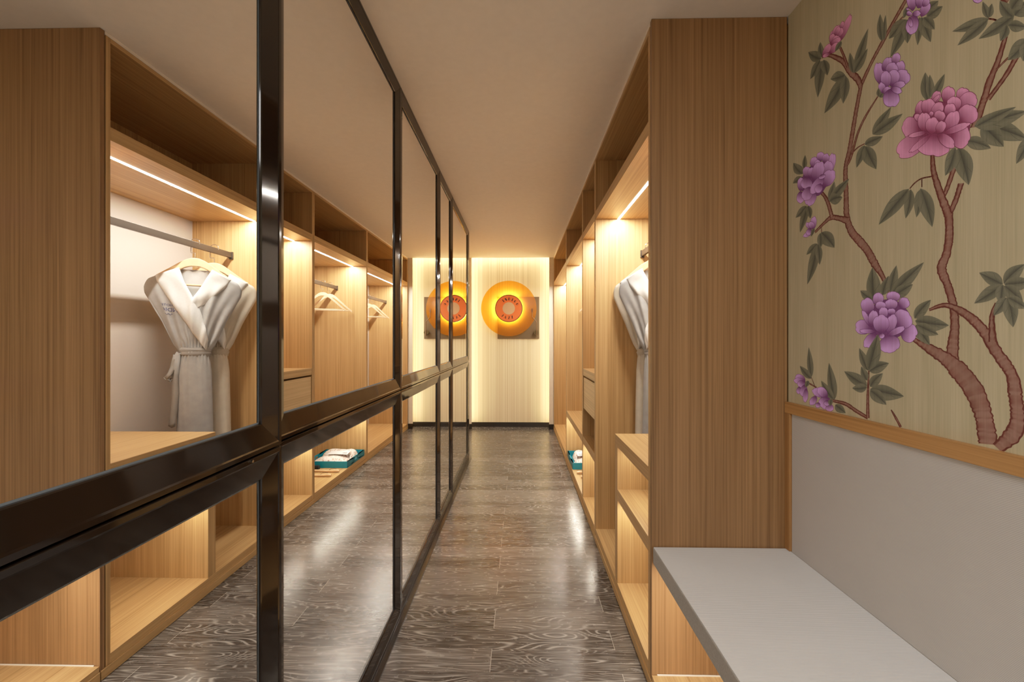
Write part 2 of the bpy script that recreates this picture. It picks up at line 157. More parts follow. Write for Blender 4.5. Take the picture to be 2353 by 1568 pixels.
# dark cerused-oak planks laid across the aisle
m, nt, b = new_mat('dark_oak_planks'); FLOORM = m
PW, PL, PY, PX = .1218, 1.03, 1.6135, -.119
geo = N(nt, 'ShaderNodeNewGeometry'); sp = N(nt, 'ShaderNodeSeparateXYZ'); L(nt, geo.outputs['Position'], sp.inputs[0])
ry = math_n(nt, 'DIVIDE', math_n(nt, 'SUBTRACT', sp.outputs[1], vb=PY-PW*40), vb=PW)
row = math_n(nt, 'FLOOR', ry); fy = math_n(nt, 'SUBTRACT', ry, row)
par = math_n(nt, 'MODULO', row, vb=2.)
xx = math_n(nt, 'SUBTRACT', sp.outputs[0], vb=PX-PL*20)
xx = math_n(nt, 'DIVIDE', math_n(nt, 'ADD', xx, math_n(nt, 'MULTIPLY', par, vb=PL/2)), vb=PL)
colx = math_n(nt, 'FLOOR', xx); fx = math_n(nt, 'SUBTRACT', xx, colx)
cid = N(nt, 'ShaderNodeCombineXYZ'); L(nt, row, cid.inputs[0]); L(nt, colx, cid.inputs[1])
wn = N(nt, 'ShaderNodeTexWhiteNoise', noise_dimensions='3D'); L(nt, cid.outputs[0], wn.inputs['Vector'])
sc = N(nt, 'ShaderNodeVectorMath', operation='SCALE'); L(nt, wn.outputs['Color'], sc.inputs[0]); sc.inputs['Scale'].default_value = 37.
ad = N(nt, 'ShaderNodeVectorMath', operation='ADD'); L(nt, geo.outputs['Position'], ad.inputs[0]); L(nt, sc.outputs[0], ad.inputs[1])
def fn(sx, sy, d, dist=0.):
    mp = N(nt, 'ShaderNodeMapping'); mp.inputs['Scale'].default_value = (sx, sy, 1.); L(nt, ad.outputs[0], mp.inputs['Vector'])
    t = N(nt, 'ShaderNodeTexNoise', Scale=1., Detail=d, Distortion=dist); L(nt, mp.outputs[0], t.inputs['Vector']); return t.outputs['Fac']
contour = fn(1.5, 8.5, 1.0, .25)
rings = math_n(nt, 'SINE', math_n(nt, 'MULTIPLY', contour, vb=170.))
rings = math_n(nt, 'POWER', math_n(nt, 'MAXIMUM', rings, vb=0.), vb=2.2)
pores = fn(9., 330., 2.); pm = math_n(nt, 'MULTIPLY', math_n(nt, 'SUBTRACT', pores, vb=.50), vb=5.)
pm = math_n(nt, 'MINIMUM', math_n(nt, 'MAXIMUM', pm, vb=0.), vb=1.)
breakup = fn(3.2, 26., 4.)
bk = math_n(nt, 'MINIMUM', math_n(nt, 'MAXIMUM', math_n(nt, 'MULTIPLY', math_n(nt, 'SUBTRACT', breakup, vb=.36), vb=4.), vb=0.), vb=1.)
wh = math_n(nt, 'MAXIMUM', math_n(nt, 'MULTIPLY', math_n(nt, 'MULTIPLY', rings, vb=.85), bk), math_n(nt, 'MULTIPLY', pm, vb=.55))
tone = ramp(nt, wn.outputs['Value'], [(0., (.028, .0215, .018, 1)), (.6, (.048, .038, .032, 1)), (1., (.095, .078, .066, 1))])
col = mixc(nt, math_n(nt, 'MULTIPLY', wh, vb=.74), tone, (.34, .31, .28, 1))
ex = math_n(nt, 'MINIMUM', math_n(nt, 'MULTIPLY', fx, vb=PL), math_n(nt, 'MULTIPLY', math_n(nt, 'SUBTRACT', va=1., b=fx), vb=PL))
ey = math_n(nt, 'MINIMUM', math_n(nt, 'MULTIPLY', fy, vb=PW), math_n(nt, 'MULTIPLY', math_n(nt, 'SUBTRACT', va=1., b=fy), vb=PW))
seam_x = math_n(nt, 'LESS_THAN', ex, vb=.0011); seam_y = math_n(nt, 'LESS_THAN', ey, vb=.0007)
col = mixc(nt, math_n(nt, 'MULTIPLY', seam_y, vb=.6), col, (.16, .13, .11, 1))
col = mixc(nt, math_n(nt, 'MULTIPLY', seam_x, vb=.7), col, (.38, .35, .31, 1))
L(nt, col, b.inputs['Base Color'])
rg = math_n(nt, 'ADD', math_n(nt, 'MULTIPLY', fn(30., 60., 2.), vb=.22), vb=.13)
L(nt, rg, b.inputs['Roughness']); b.inputs['Specular IOR Level'].default_value = .5
bump(nt, b, wh, .12, .0006)

# combed cream plaster with vertical lines (far wall)
m, nt, b = new_mat('combed_cream_paper'); COMB = m
geo = N(nt, 'ShaderNodeNewGeometry')
def cn(sx, sz, d):
    mp = N(nt, 'ShaderNodeMapping'); mp.inputs['Scale'].default_value = (sx, 1., sz); L(nt, geo.outputs['Position'], mp.inputs['Vector'])
    t = N(nt, 'ShaderNodeTexNoise', Scale=1., Detail=d); L(nt, mp.outputs[0], t.inputs['Vector']); return t.outputs['Fac']
f = math_n(nt, 'ADD', math_n(nt, 'MULTIPLY', cn(210., .12, 2.), vb=.75), math_n(nt, 'MULTIPLY', cn(34., .1, 2.), vb=.25))
L(nt, ramp(nt, f, [(.36, (.48, .39, .235, 1)), (.50, (.67, .56, .36, 1)), (.64, (.77, .69, .50, 1))]), b.inputs['Base Color'])
b.inputs['Roughness'].default_value = .7

# silk-look wallpaper base + painted vertex colours
m, nt, b = new_mat('painted_wallpaper'); MURAL = m
vc = N(nt, 'ShaderNodeVertexColor', layer_name='paint')
geo = N(nt, 'ShaderNodeNewGeometry')
def mn(sy, sz, d):
    mp = N(nt, 'ShaderNodeMapping'); mp.inputs['Scale'].default_value = (1., sy, sz); L(nt, geo.outputs['Position'], mp.inputs['Vector'])
    t = N(nt, 'ShaderNodeTexNoise', Scale=1., Detail=d); L(nt, mp.outputs[0], t.inputs['Vector']); return t.outputs['Fac']
f = math_n(nt, 'ADD', math_n(nt, 'MULTIPLY', mn(300., 5., 2.), vb=.5), math_n(nt, 'MULTIPLY', mn(30., 2., 3.), vb=.5))
mul = ramp(nt, f, [(.35, (.86, .85, .80, 1)), (.65, (1.08, 1.06, 1.06, 1))])
L(nt, mixc(nt, 1., vc.outputs['Color'], mul, 'MULTIPLY'), b.inputs['Base Color'])
b.inputs['Roughness'].default_value = .6; b.inputs['Specular IOR Level'].default_value = .25

# amber acrylic disc
m, nt, b = new_mat('amber_acrylic'); AMBER = m
nt.nodes.remove(b); out = nt.nodes['Material Output']
tr = N(nt, 'ShaderNodeBsdfTransparent', Color=(1., .82, .30, 1)); tl = N(nt, 'ShaderNodeBsdfTranslucent', Color=(1., .36, .01, 1))
df = N(nt, 'ShaderNodeBsdfDiffuse', Color=(.85, .36, .01, 1)); gl = N(nt, 'ShaderNodeBsdfGlossy', Color=(1, 1, 1, 1), Roughness=.15)
m1 = N(nt, 'ShaderNodeMixShader', Fac=.3); L(nt, tl.outputs[0], m1.inputs[1]); L(nt, df.outputs[0], m1.inputs[2])
m2 = N(nt, 'ShaderNodeMixShader', Fac=.22); L(nt, tr.outputs[0], m2.inputs[1]); L(nt, m1.outputs[0], m2.inputs[2])
m3 = N(nt, 'ShaderNodeMixShader', Fac=.03); L(nt, m2.outputs[0], m3.inputs[1]); L(nt, gl.outputs[0], m3.inputs[2])
L(nt, m3.outputs[0], out.inputs[0])

# ---------------------------------------------------------------- mesh helpers
class MB:
    def __init__(s): s.v = []; s.f = []; s.mi = []; s.mats = []
    def m(s, mat):
        if mat not in s.mats: s.mats.append(mat)
        return s.mats.index(mat)
    def face(s, pts, mat):
        i = len(s.v); s.v += [tuple(p) for p in pts]; s.f.append(tuple(range(i, i+len(pts)))); s.mi.append(s.m(mat)); return s
    def box(s, x0, x1, y0, y1, z0, z1, mat):
        i = len(s.v); k = s.m(mat)
        s.v += [(x, y, z) for z in (z0, z1) for y in (y0, y1) for x in (x0, x1)]
        for q in ((0, 2, 3, 1), (4, 5, 7, 6), (0, 1, 5, 4), (2, 6, 7, 3), (0, 4, 6, 2), (1, 3, 7, 5)):
            s.f.append(tuple(i+a for a in q)); s.mi.append(k)
        return s
    def grid(s, rows, mat, closed=False, flip=False):
        i = len(s.v); n = len(rows[0]); k = s.m(mat)
        for r in rows: s.v += [tuple(p) for p in r]
        for a in range(len(rows)-1):
            for c in range(n if closed else n-1):
                d = (c+1) % n
                q = (i+a*n+c, i+a*n+d, i+(a+1)*n+d, i+(a+1)*n+c)
                s.f.append(q[::-1] if flip else q); s.mi.append(k)
        return s
    def cap(s, pts, mat, flip=False):
        return s.face(pts[::-1] if flip else pts, mat)
    def tube(s, path, r, mat, n=10, caps=True):
        pts = [Vector(p) for p in path]; rows = []
        rr = r if isinstance(r, (list, tuple)) else [r]*len(pts)
        t0 = (pts[1]-pts[0]).normalized(); up = Vector((0, 0, 1)) if abs(t0.z) < .9 else Vector((1, 0, 0))
        nrm = (up - t0*up.dot(t0)).normalized()
        for i, p in enumerate(pts):
            t = (pts[min(i+1, len(pts)-1)]-pts[max(i-1, 0)]).normalized()
            nrm = (nrm - t*nrm.dot(t)).normalized(); bn = t.cross(nrm)
            rows.append([p+nrm*math.cos(2*PI*k/n)*rr[i]+bn*math.sin(2*PI*k/n)*rr[i] for k in range(n)])
        s.grid(rows, mat, closed=True)
        if caps: s.cap(rows[0], mat, True); s.cap(rows[-1], mat)
        return s
    def disc(s, c, r, y0, y1, mat, n=64, mat_side=None):
        a = [(c[0]+r*math.cos(2*PI*k/n), y0, c[1]+r*math.sin(2*PI*k/n)) for k in range(n)]
        d = [(p[0], y1, p[2]) for p in a]
        s.face(a, mat); s.face(d[::-1], mat); s.grid([d, a], mat_side or mat, closed=True); return s
    def build(s, name, parent=None, smooth=False, bev=0., weld=False):
        me = bpy.data.meshes.new(name); me.from_pydata(s.v, [], s.f)
        for mt in s.mats: me.materials.append(mt)
        me.polygons.foreach_set('material_index', s.mi)
        if weld:
            bm = bmesh.new(); bm.from_mesh(me); bmesh.ops.remove_doubles(bm, verts=bm.verts, dist=1e-5)
            bmesh.ops.recalc_face_normals(bm, faces=bm.faces); bm.to_mesh(me); bm.free()
        if smooth: me.polygons.foreach_set('use_smooth', [True]*len(me.polygons))
        me.update()
        o = bpy.data.objects.new(name, me); C.objects.link(o)
        if parent is not None: o.parent = parent
        if bev:
            md = o.modifiers.new('edge', 'BEVEL'); md.width = bev; md.segments = 2; md.limit_method = 'ANGLE'
        return o
def tag(o, label=None, cat=None, group=None, kind=None):
    for k, v in (('label', label), ('category', cat), ('group', group), ('kind', kind)):
        if v: o[k] = v
    return o
def thing(name, label, cat, loc=(0, 0, 0), rz=0., group=None):
    o = bpy.data.objects.new(name, None); C.objects.link(o); o.location = loc; o.rotation_euler = (0, 0, rz)
    o.empty_display_size = .05
    return tag(o, label, cat, group)
def struct(mb, name, **k):
    return tag(mb.build(name, **k), kind='structure')
def copy_thing(root, loc, rz, label, group):
    r = root.copy(); C.objects.link(r); r.location = loc; r.rotation_euler = (0, 0, rz); tag(r, label, None, group)
    for ch in list(root.children):
        c = ch.copy(); C.objects.link(c); c.parent = r
        for g in ch.children:
            d = g.copy(); C.objects.link(d); d.parent = c
    return r
def area(name, loc, sx, sy, power, col, rot=(0, 0, 0), spread=PI):
    l = bpy.data.lights.new(name, 'AREA'); l.shape = 'RECTANGLE'; l.size = sx; l.size_y = sy; l.energy = power; l.color = col; l.spread = spread
    o = bpy.data.objects.new(name, l); C.objects.link(o); o.location = loc; o.rotation_euler = rot; return o
def text_mesh(s, size, bold=0.):
    cu = bpy.data.curves.new('t', 'FONT'); cu.body = s; cu.size = size; cu.align_x = 'CENTER'; cu.offset = bold; cu.resolution_u = 3
    o = bpy.data.objects.new('t', cu); C.objects.link(o)
    bpy.context.view_layer.update()
    me = bpy.data.meshes.new_from_object(o.evaluated_get(bpy.context.evaluated_depsgraph_get()))
    vs = [tuple(v.co) for v in me.vertices]; fs = [tuple(p.vertices) for p in me.polygons]
    bpy.data.objects.remove(o); bpy.data.curves.remove(cu); bpy.data.meshes.remove(me)
    return vs, fs
def lerp(a, b, t): return a+(b-a)*t
def interp(tab, x):
    if x <= tab[0][0]: return tab[0][1]
    for (a, va), (c, vcc) in zip(tab, tab[1:]):
        if x <= c: return lerp(va, vcc, (x-a)/(c-a))
    return tab[-1][1]

# ---------------------------------------------------------------- constants of the room
W = .486            # wardrobe front plane
BK = 1.06           # wardrobe back
XR = .985           # papered wall by the bench
CEIL = 2.488
YE = 1.54           # face of the end panel
YF = 6.0            # pier plane at the far end
YB = -2.4           # wall behind the viewpoint

# ---------------------------------------------------------------- shell
struct(MB().box(-.95, 1.2, YB-.1, 6.3, -.1, 0., FLOORM), 'floor')
struct(MB().box(-.95, 1.2, YB-.1, YF, CEIL, 2.6, PAINT), 'ceiling')
struct(MB().box(-.95, 1.2, YF, 6.3, 2.66, 2.72, PAINT).box(-.95, 1.2, YF-.0, YF+.012, CEIL+.001, 2.66, PAINT), 'trim_4')
struct(MB().box(XR, XR+.1, YB, YE-.001, 0., CEIL, WPAINT), 'wall_right')
struct(MB().box(BK+.005, BK+.1, YE+.02, YF+.02, 0., CEIL, WPAINT), 'wall_wardrobe')
struct(MB().box(-.95, 1.2, YB-.1, YB, 0., CEIL, WPAINT), 'wall_back')
struct(MB().box(-.95, -.62, YB, -.06, 0., CEIL, WPAINT).box(-.95, -.755, 4.54, YF, 0., CEIL, WPAINT).box(-.95, -.605, 4.523, 4.54, 0., CEIL, WPAINT), 'wall_left')
struct(MB().box(-.95, 1.2, 6.145, 6.25, 0., 2.66, COMB), 'wall_far')
# piers with the cove behind their edges
struct(MB().box(-.95, -.7095, YF, YF+.018, 0., CEIL, WPAINT), 'trim_1')
struct(MB().box(.4195, 1.2, YF, YF+.018, 0., CEIL, WPAINT), 'trim_2')
struct(MB().box(-.95, -.704, YF-.008, YF, 0., .072, SKIRT).box(.414, W-.003, YF-.008, YF, 0., .072, SKIRT)
       .box(-.95, 1.2, 6.135, 6.145, 0., .07, SKIRT), 'baseboard_far', bev=.0008)
struct(MB().box(-.750, -.738, 6.03, 6.06, .08, 2.60, COVEM).box(.448, .460, 6.03, 6.06, .08, 2.60, COVEM)
       .box(-.73, .44, 6.03, 6.06, 2.55, 2.562, COVEM), 'trim_3')
struct(MB().box(W, BK, YE+.02, YF-.015, 2.4755, CEIL, FILL), 'trim_5')
struct(MB().box(-.604, -.5345, -.05, 4.522, 0., .009, SKIRT), 'trim_6')

# ---------------------------------------------------------------- mirror doors
def frame_panel(mb_f, mb_g, y0, y1, z0, z1, ridge):
    glass = ridge-.016
    prof = [(0., -.60), (0., ridge-.002), (.0015, ridge), (.0095, ridge), (.0125, ridge-.0015), (.056, ridge-.0100), (.058, ridge-.0120), (.0585, glass)]
    rings = [[(x, y0+d, z0+d), (x, y1-d, z0+d), (x, y1-d, z1-d), (x, y0+d, z1-d)] for d, x in prof]
    for a, c in zip(rings, rings[1:]):
        for k in range(4):
            j = (k+1) % 4; mb_f.face([a[k], a[j], c[j], c[k]], LACQ)
    mb_f.face(rings[0][::-1], LACQ)
    d = .0575
    mb_g.face([(glass, y0+d, z0+d), (glass, y1-d, z0+d), (glass, y1-d, z1-d), (glass, y0+d, z1-d)], MIRR)
    # thin grey bead of sealant round the glass
    e = .0585
    for k in range(4):
        q0 = [(glass+.0004, y0+e, z0+e), (glass+.0004, y1-e, z0+e), (glass+.0004, y1-e, z1-e), (glass+.0004, y0+e, z1-e)]
        q1 = [(glass+.0004, y0+e+.003, z0+e+.003), (glass+.0004, y1-e-.003, z0+e+.003), (glass+.0004, y1-e-.003, z1-e-.003), (glass+.0004, y0+e+.003, z1-e-.003)]
        j = (k+1) % 4; mb_f.face([q0[k], q0[j], q1[j], q1[k]], SILIC)
DOORS = [(-.045, .926, -.540, 'tall mirror door nearest the camera, cut by the left edge of the photo'),
         (.929, 1.930, -.560, 'tall mirror door reflecting bare hangers and the teal tray, second from the camera'),
         (1.933, 2.884, -.560, 'middle mirror door of the five, reflecting most of the record lamp'),
         (2.887, 3.420, -.560, 'narrow mirror door, slimmest of the five, before the last one'),
         (3.423, 4.520, -.560, 'mirror door at the far end of the row, nearest the glowing wall')]
for y0, y1, rd, lb in DOORS:
    r = thing('mirror_door', lb, 'mirror door', (-.60, (y0+y1)/2, 0.), group='black framed mirror doors along the left')
    for nm, z0, z1 in (('upper', 1.0625, 2.487), ('lower', .011, 1.0595)):
        f, g = MB(), MB(); frame_panel(f, g, y0, y1, z0, z1, rd)
        for mb in (f, g): mb.v = [(x+.60, y-(y0+y1)/2, z) for x, y, z in mb.v]
        tag(f.build(nm+'_frame', r, weld=True), 'glossy black bevelled frame')
        g.build(nm+'_mirror_pane', r)
    if y0 < 0:
        s = MB().disc((0, 0), .0028, 0, .004, STEEL, 16); s.v = [(y+.0605, x+.378, z+1.0555) for x, y, z in s.v]
        tag(s.build('stop_button', r, bev=.0008), 'small silver stop button')

# ---------------------------------------------------------------- wardrobe bays
def wardrobe(y0, y1, label):
    r = thing('wardrobe_bay', label, 'wardrobe', (W, y0, 0.), group='open oak wardrobe bays along the right')
    ox, oy = W, y0
    def P(name, x0, x1, ya, yb, z0, z1, mat, bev=.0008, lab=None):
        o = MB().box(x0-ox, x1-ox, ya-oy, yb-oy, z0, z1, mat).build(name, r, bev=bev)
        if lab: o['label'] = lab
        return o
    t = .018; a, c = y0+t, y1-t
    P('side_panel', W, BK-.012, y0, a, .036, 2.475, WZ); P('side_panel', W, BK-.012, c, y1, .036, 2.475, WZ)
    P('back_panel', BK-.012, BK, y0, y1, .036, 2.104, BACKF, 0., 'pale cloth-covered back panel')
    P('upper_back_panel', BK-.012, BK, y0, y1, 2.106, 2.475, WZ, 0.)
    P('top_panel', W, BK-.012, a, c, 2.457, 2.475, WY)
    P('shelf', W+.001, BK-.012, a, c, 2.078, 2.130, WY)
    P('base_panel', W+.001, BK-.012, a, c, .036, .075, WY)
    P('plinth', W-.004, W+.016, y0-(.02 if y0 < 1.6 else .002), y1+.002, 0., .0355, WY)
    P('light_strip', .628, .643, a, c, 2.0765, 2.0785, LEDM, 0., 'glowing white light strip')
    return r, P, a, c
def rail(r, P, a, c, z=1.852, x=.785):
    P('hanging_rail', x-.008, x+.008, a+.006, c-.006, z-.018, z+.018, RAIL, .0015, 'dark bronze hanging rail')
    for q0, q1 in ((a, a+.012), (c-.012, c)):
        P('rail_bracket', x-.012, x+.012, q0, q1, z-.026, z+.022, RAIL, .001, 'dark bronze rail bracket')
def led(y0, y1, pw):
    area('wardrobe_led', (.6355, (y0+y1)/2, 2.0755), .014, y1-y0-.05, pw*(y1-y0), LEDC)
def low_fill(y0, y1, z, k=2.0):
    area('under_shelf_fill', (W+.054, (y0+y1)/2, z), .007, y1-y0, k*(y1-y0), (1., .88, .70))  # added fill that lifts the dark spaces under the low shelves
LEDP = 7.8
# bay one: robes over a low shoe unit
r1, P, a, c = wardrobe(1.563, 2.700, 'open oak wardrobe bay with two bathrobes above a low shoe unit')
rail(r1, P, a, c)
P('shoe_unit_top', W+.002, BK-.012, a, 2.140, .760, .815, WY)
P('shoe_unit_divider', W+.002, BK-.012, 2.088, 2.140, .075, .760, WZ)
P('shoe_unit_shelf', W+.003, BK-.012, a, 2.088, .491, .546, WY)
P('added_fill_strip', W+.05, W+.058, a+.02, 2.08, .7585, .7598, LEDM, 0.); P('added_fill_strip', W+.05, W+.058, a+.02, 2.08, .4895, .4908, LEDM, 0.)  # added glowing strips to brighten the shoe unit
low_fill(1.62, 2.05, .757, .8); low_fill(1.62, 2.05, .488)
led(a, c, LEDP)
# bay two: drawer
r2, P, a, c = wardrobe(2.704, 3.240, 'narrow open oak wardrobe bay with a drawer, between the hanging bays')
P('drawer_top', W+.002, BK-.012, a, c, 1.022, 1.075, WY)
d = P('drawer', W+.006, BK-.03, a+.004, c-.004, .768, 1.008, WDRAW, lab='oak drawer front, lightened for bounced light')
P('drawer_bottom_shelf', W+.002, BK-.012, a, c, .493, .549, WY)
led(a, c, LEDP)
P('added_fill_strip', W+.05, W+.058, a+.02, c-.02, .4915, .4928, LEDM, 0.); low_fill(a+.03, c-.03, .490)  # added strip and fill below the drawer shelf
# bay three
r3, P, a, c = wardrobe(3.244, 4.385, 'open oak wardrobe bay holding the teal tray and two bare hangers')
rail(r3, P, a, c, 1.850, .80)
P('low_shelf', W+.002, BK-.012, a, c, .492, .549, WY)
led(a, c, LEDP)
P('added_fill_strip', W+.05, W+.058, a+.02, c-.02, .4905, .4918, LEDM, 0.); low_fill(a+.03, c-.03, .489)  # added strip and fill over the tray
# bay four
r4, P, a, c = wardrobe(4.389, 5.985, 'full-height open oak wardrobe bay at the far end beside the glowing wall')
rail(r4, P, a, c, 1.845, .80)
led(a, c, LEDP)
# end panel facing the bench
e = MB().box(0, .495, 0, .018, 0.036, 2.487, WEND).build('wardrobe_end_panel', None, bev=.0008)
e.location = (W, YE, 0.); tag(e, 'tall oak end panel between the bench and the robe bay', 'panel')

# ---------------------------------------------------------------- bench
bn = thing('bench', 'built-in bench with pale grey ribbed seat below the flowered wallpaper', 'bench', (W, -.9, 0.))
sb = MB().box(.004, .494, 0, 2.437, .472, .532, EDGEF)
o = sb.build('seat', bn, bev=.003)
MB().box(.006, .4925, .002, 2.435, .5322, .5335, SEATF).build('seat_cover', bn)['label'] = 'pale grey ribbed seat fabric'
MB().box(0., .496, 0., 2.438, .036, .058, WY).build('base_panel', bn, bev=.0008)
MB().box(-.004, .016, 0., 2.438, 0., .0355, WY).build('plinth', bn, bev=.0008)
MB().box(0., .496, -.02, -.001, 0.036, .532, WZ).build('side_panel', bn, bev=.0008)
MB().box(.02, .496, 2.4355, 2.4385, .058, .062, FILL).build('sealant_line', bn)['label'] = 'pale sealant line'
MB().box(.486, .497, 0., 2.436, .058, .470, WY).build('back_panel', bn)
MB().box(.02, .032, .02, 2.42, .4695, .4715, LEDM).build('light_strip', bn)  # added glowing strip to brighten the space under the seat
area('bench_fill', (W+.06, .45, .468), .014, 2.0, 5.0, LEDC)  # added fill for the dark space under the bench

# ---------------------------------------------------------------- upholstered wall panel with oak frame
wp = thing('wall_panel', 'upholstered pale wall panel in an oak frame behind the bench', 'wall panel', (XR, -.9, .5335))
ZT = 1.072; ox, oy, oz = XR, -.9, .5335
MB().box(-.006, 0., 0., 2.41, .0005, ZT-.03-oz, PANELF).build('fabric_panel', wp)
MB().box(-.014, 0., 0., 2.439, ZT-.040-oz, ZT-oz, TRIMW).build('frame_rail', wp, bev=.001)
MB().box(-.014, 0., 2.412, 2.439, .0005, ZT-.0405-oz, TRIMWZ).build('frame_stile', wp, bev=.001)

# ---------------------------------------------------------------- wallpaper mural (flat painted paper on the wall)
def mural():
    V, F, COL = [], [], []
    K = 2.35
    def alb(r, g, b):
        c = lin(r, g, b); return tuple(min(.9, x*K) for x in c[:3])+(1,)
    paper = alb(129, 123, 103)
    S = {'k': (alb(158, 108, 142), alb(96, 44, 70), alb(84, 38, 60)), 'p': (alb(148, 116, 168), alb(84, 48, 88), alb(70, 38, 78))}
    boxes = []
    def layer(pts):
        y0 = min(p[0] for p in pts); y1 = max(p[0] for p in pts); z0 = min(p[1] for p in pts); z1 = max(p[1] for p in pts)
        l = 1
        for a0, a1, b0, b1, k in boxes:
            if a0 < y1 and a1 > y0 and b0 < z1 and b1 > z0: l = max(l, k+1)
        boxes.append((y0, y1, z0, z1, l)); return l
    def add(pts, cols, faces, l):
        i = len(V); x = -.0006-l*.00003
        for (y, z) in pts: V.append((x, y+.9, z-ZT))
        COL.extend(cols)
        for f in faces: F.append(tuple(i+q for q in f))
    ins = lambda y, z: y
    def clampz(p): return (p[0], min(max(p[1], ZT-.002), CEIL-.001))
    mx = lambda a, c, t: tuple(lerp(p, q, t) for p, q in zip(a, c))
    # paper
    n = 2
    V.extend([(-.0006, -1.4, ZT-.002-ZT), (-.0006, YE+.9-.0015, -.002), (-.0006, YE+.9-.0015, CEIL-.0005-ZT), (-.0006, -1.4, CEIL-.0005-ZT)])
    COL.extend([paper]*4); F.append((0, 1, 2, 3))
    # branches
    bf, bd, bo = alb(106, 83, 75), alb(88, 57, 50), alb(70, 35, 30)
    for br in BR:
        P = []
        for i in range(len(br)-1):
            p0, p1, p2, p3 = br[max(i-1, 0)], br[i], br[i+1], br[min(i+2, len(br)-1)]
            seg = max(4, int(math.hypot(p2[0]-p1[0], p2[1]-p1[1])/.0035))
            for k in range(seg):
                t = k/seg
                P.append(tuple(.5*((2*b)+(-a+c)*t+(2*a-5*b+4*c-d)*t*t+(-a+3*b-3*c+d)*t**3) for a, b, c, d in zip(p0, p1, p2, p3)))
        P.append(br[-1])
        pts, cols, faces = [], [], []
        for i, p in enumerate(P):
            q0, q1 = P[max(i-1, 0)], P[min(i+1, len(P)-1)]
            dy, dz = q1[0]-q0[0], q1[1]-q0[1]; l = math.hypot(dy, dz) or 1; ny, nz = -dz/l, dy/l
            w = max(p[2], .0012)*(1+rnd.uniform(-.09, .09)); ol = min(.0022, w*.4)+rnd.random()*.0012
            sh = rnd.random()
            for s, cc in ((-w, bo), (-w+ol, bo), (-w+ol*1.1, mx(bf, bd, sh*.9)), (0, mx(bf, bd, sh*.35)), (w-ol*1.6, mx(bf, bd, min(1, sh*1.3))), (w-ol, bo), (w, bo)):
                pts.append(clampz((p[0]+ny*s, p[1]+nz*s))); cols.append(cc)
            if i:
                for k in range(6): faces.append(((i-1)*7+k, (i-1)*7+k+1, i*7+k+1, i*7+k))
        add(pts, cols, faces, layer(pts))
    # leaves
    g1, g2, g3 = alb(90, 90, 77), alb(60, 61, 54), alb(44, 46, 43)
    def leaf(e, j):
        _, by, bz, ty, tz, wy, wz = e
        rr = random.Random(j*13+1)
        bend = rr.uniform(-.28, .28); n = 12
        def pt(s, t):
            w = math.sin(PI*min(1, s**.82))**.85*(1-.18*s) if 0 < s < 1 else 0
            q = t*w+bend*(s*(1-s))*2
            return clampz((by+ty*s+wy*q, bz+tz*s+wz*q))
        pts, cols, faces = [], [], []
        tt = (-1, -.55, -.04, .04, .55, 1)
        for i in range(n+1):
            s = i/n
            for k, t in enumerate(tt):
                pts.append(pt(s, t))
                if k in (2,): cols.append(mx(g2, g3, .5))
                elif k == 3: cols.append(mx(g1, g2, .9-.5*s))
                elif k < 2: cols.append(mx(g1, g2, .25+(.25 if k == 1 else 0)))
                else: cols.append(mx(g1, g2, .35*(1-s)+(.15 if k == 5 else 0)))
            if i:
                for k in range(5): faces.append(((i-1)*6+k, (i-1)*6+k+1, i*6+k+1, i*6+k))
        # side veins
        for s0, sd in ((.25, 1), (.45, -1), (.6, 1)):
            b0 = len(pts)
            for i in range(5):
                u = i/4; s = s0+.24*u; t = sd*(.02+.8*u)
                pts += [pt(s, t), pt(s+.016, t)]; cols += [g2, g2]
                if i: faces.append((b0+2*i-2, b0+2*i-1, b0+2*i+1, b0+2*i))
        l = layer(pts)
        nv = (n+1)*6
        add(pts[:nv], cols[:nv], [f for f in faces if f[0] < nv], l)
        add(pts[nv:], cols[nv:], [tuple(q-nv for q in f) for f in faces if f[0] >= nv], l+.5)
    def petal(e, j):
        kcol, by, bz, ty, tz, wy, wz = e
        li, dk, ol = S[kcol.lower()]; rr = random.Random(j*7+3)
        if kcol in 'KP': li = dk
        ph = rr.uniform(-.5, .5); nl = rr.choice((2, 3, 3))
        n = 64; bd = []
        for i in range(n):
            a = 2*PI*i/n                       # 0 = tip
            c_, s_ = math.cos(a), math.sin(a)
            top = max(0, c_)
            sc = 1-.15*top*(1-abs(math.sin(nl*(a+ph))))**2.2-.03*math.sin(5*a+ph*9)
            s = .52+.50*c_*sc
            t = s_*(1-.30*max(0, -c_)**1.5)*(.97+.03*math.cos(6*a+ph))
            bd.append((s, t))
        P = lambda s, t: clampz((by+ty*s+wy*t, bz+tz*s+wz*t))
        pts, cols, faces = [], [], []
        ctr = (.36, 0.)
        shade = lambda s, t: mx(dk, li, min(1, max(0, (s-.14)*1.5+.10*abs(t)-.06*ph)))
        for f in (0., .4, .75, 1.):
            for s, t in bd:
                q = (lerp(ctr[0], s, f), lerp(ctr[1], t, f)); pts.append(P(*q)); cols.append(shade(*q))
        for rgi in range(3):
            for i in range(n):
                k = (i+1) % n; faces.append((rgi*n+i, rgi*n+k, (rgi+1)*n+k, (rgi+1)*n+i))
        o0 = len(pts); bp = [P(*q) for q in bd]
        cy = sum(p[0] for p in bp)/n; cz = sum(p[1] for p in bp)/n
        for p in bp: pts.append(p); cols.append(ol)
        for i, p in enumerate(bp):
            q0, q1 = bp[i-1], bp[(i+1) % n]; dy, dz = q1[0]-q0[0], q1[1]-q0[1]; l = math.hypot(dy, dz) or 1
            oy_, oz_ = dz/l, -dy/l
            if oy_*(p[0]-cy)+oz_*(p[1]-cz) < 0: oy_, oz_ = -oy_, -oz_
            pts.append(clampz((p[0]+oy_*.0010, p[1]+oz_*.0010))); cols.append(ol)
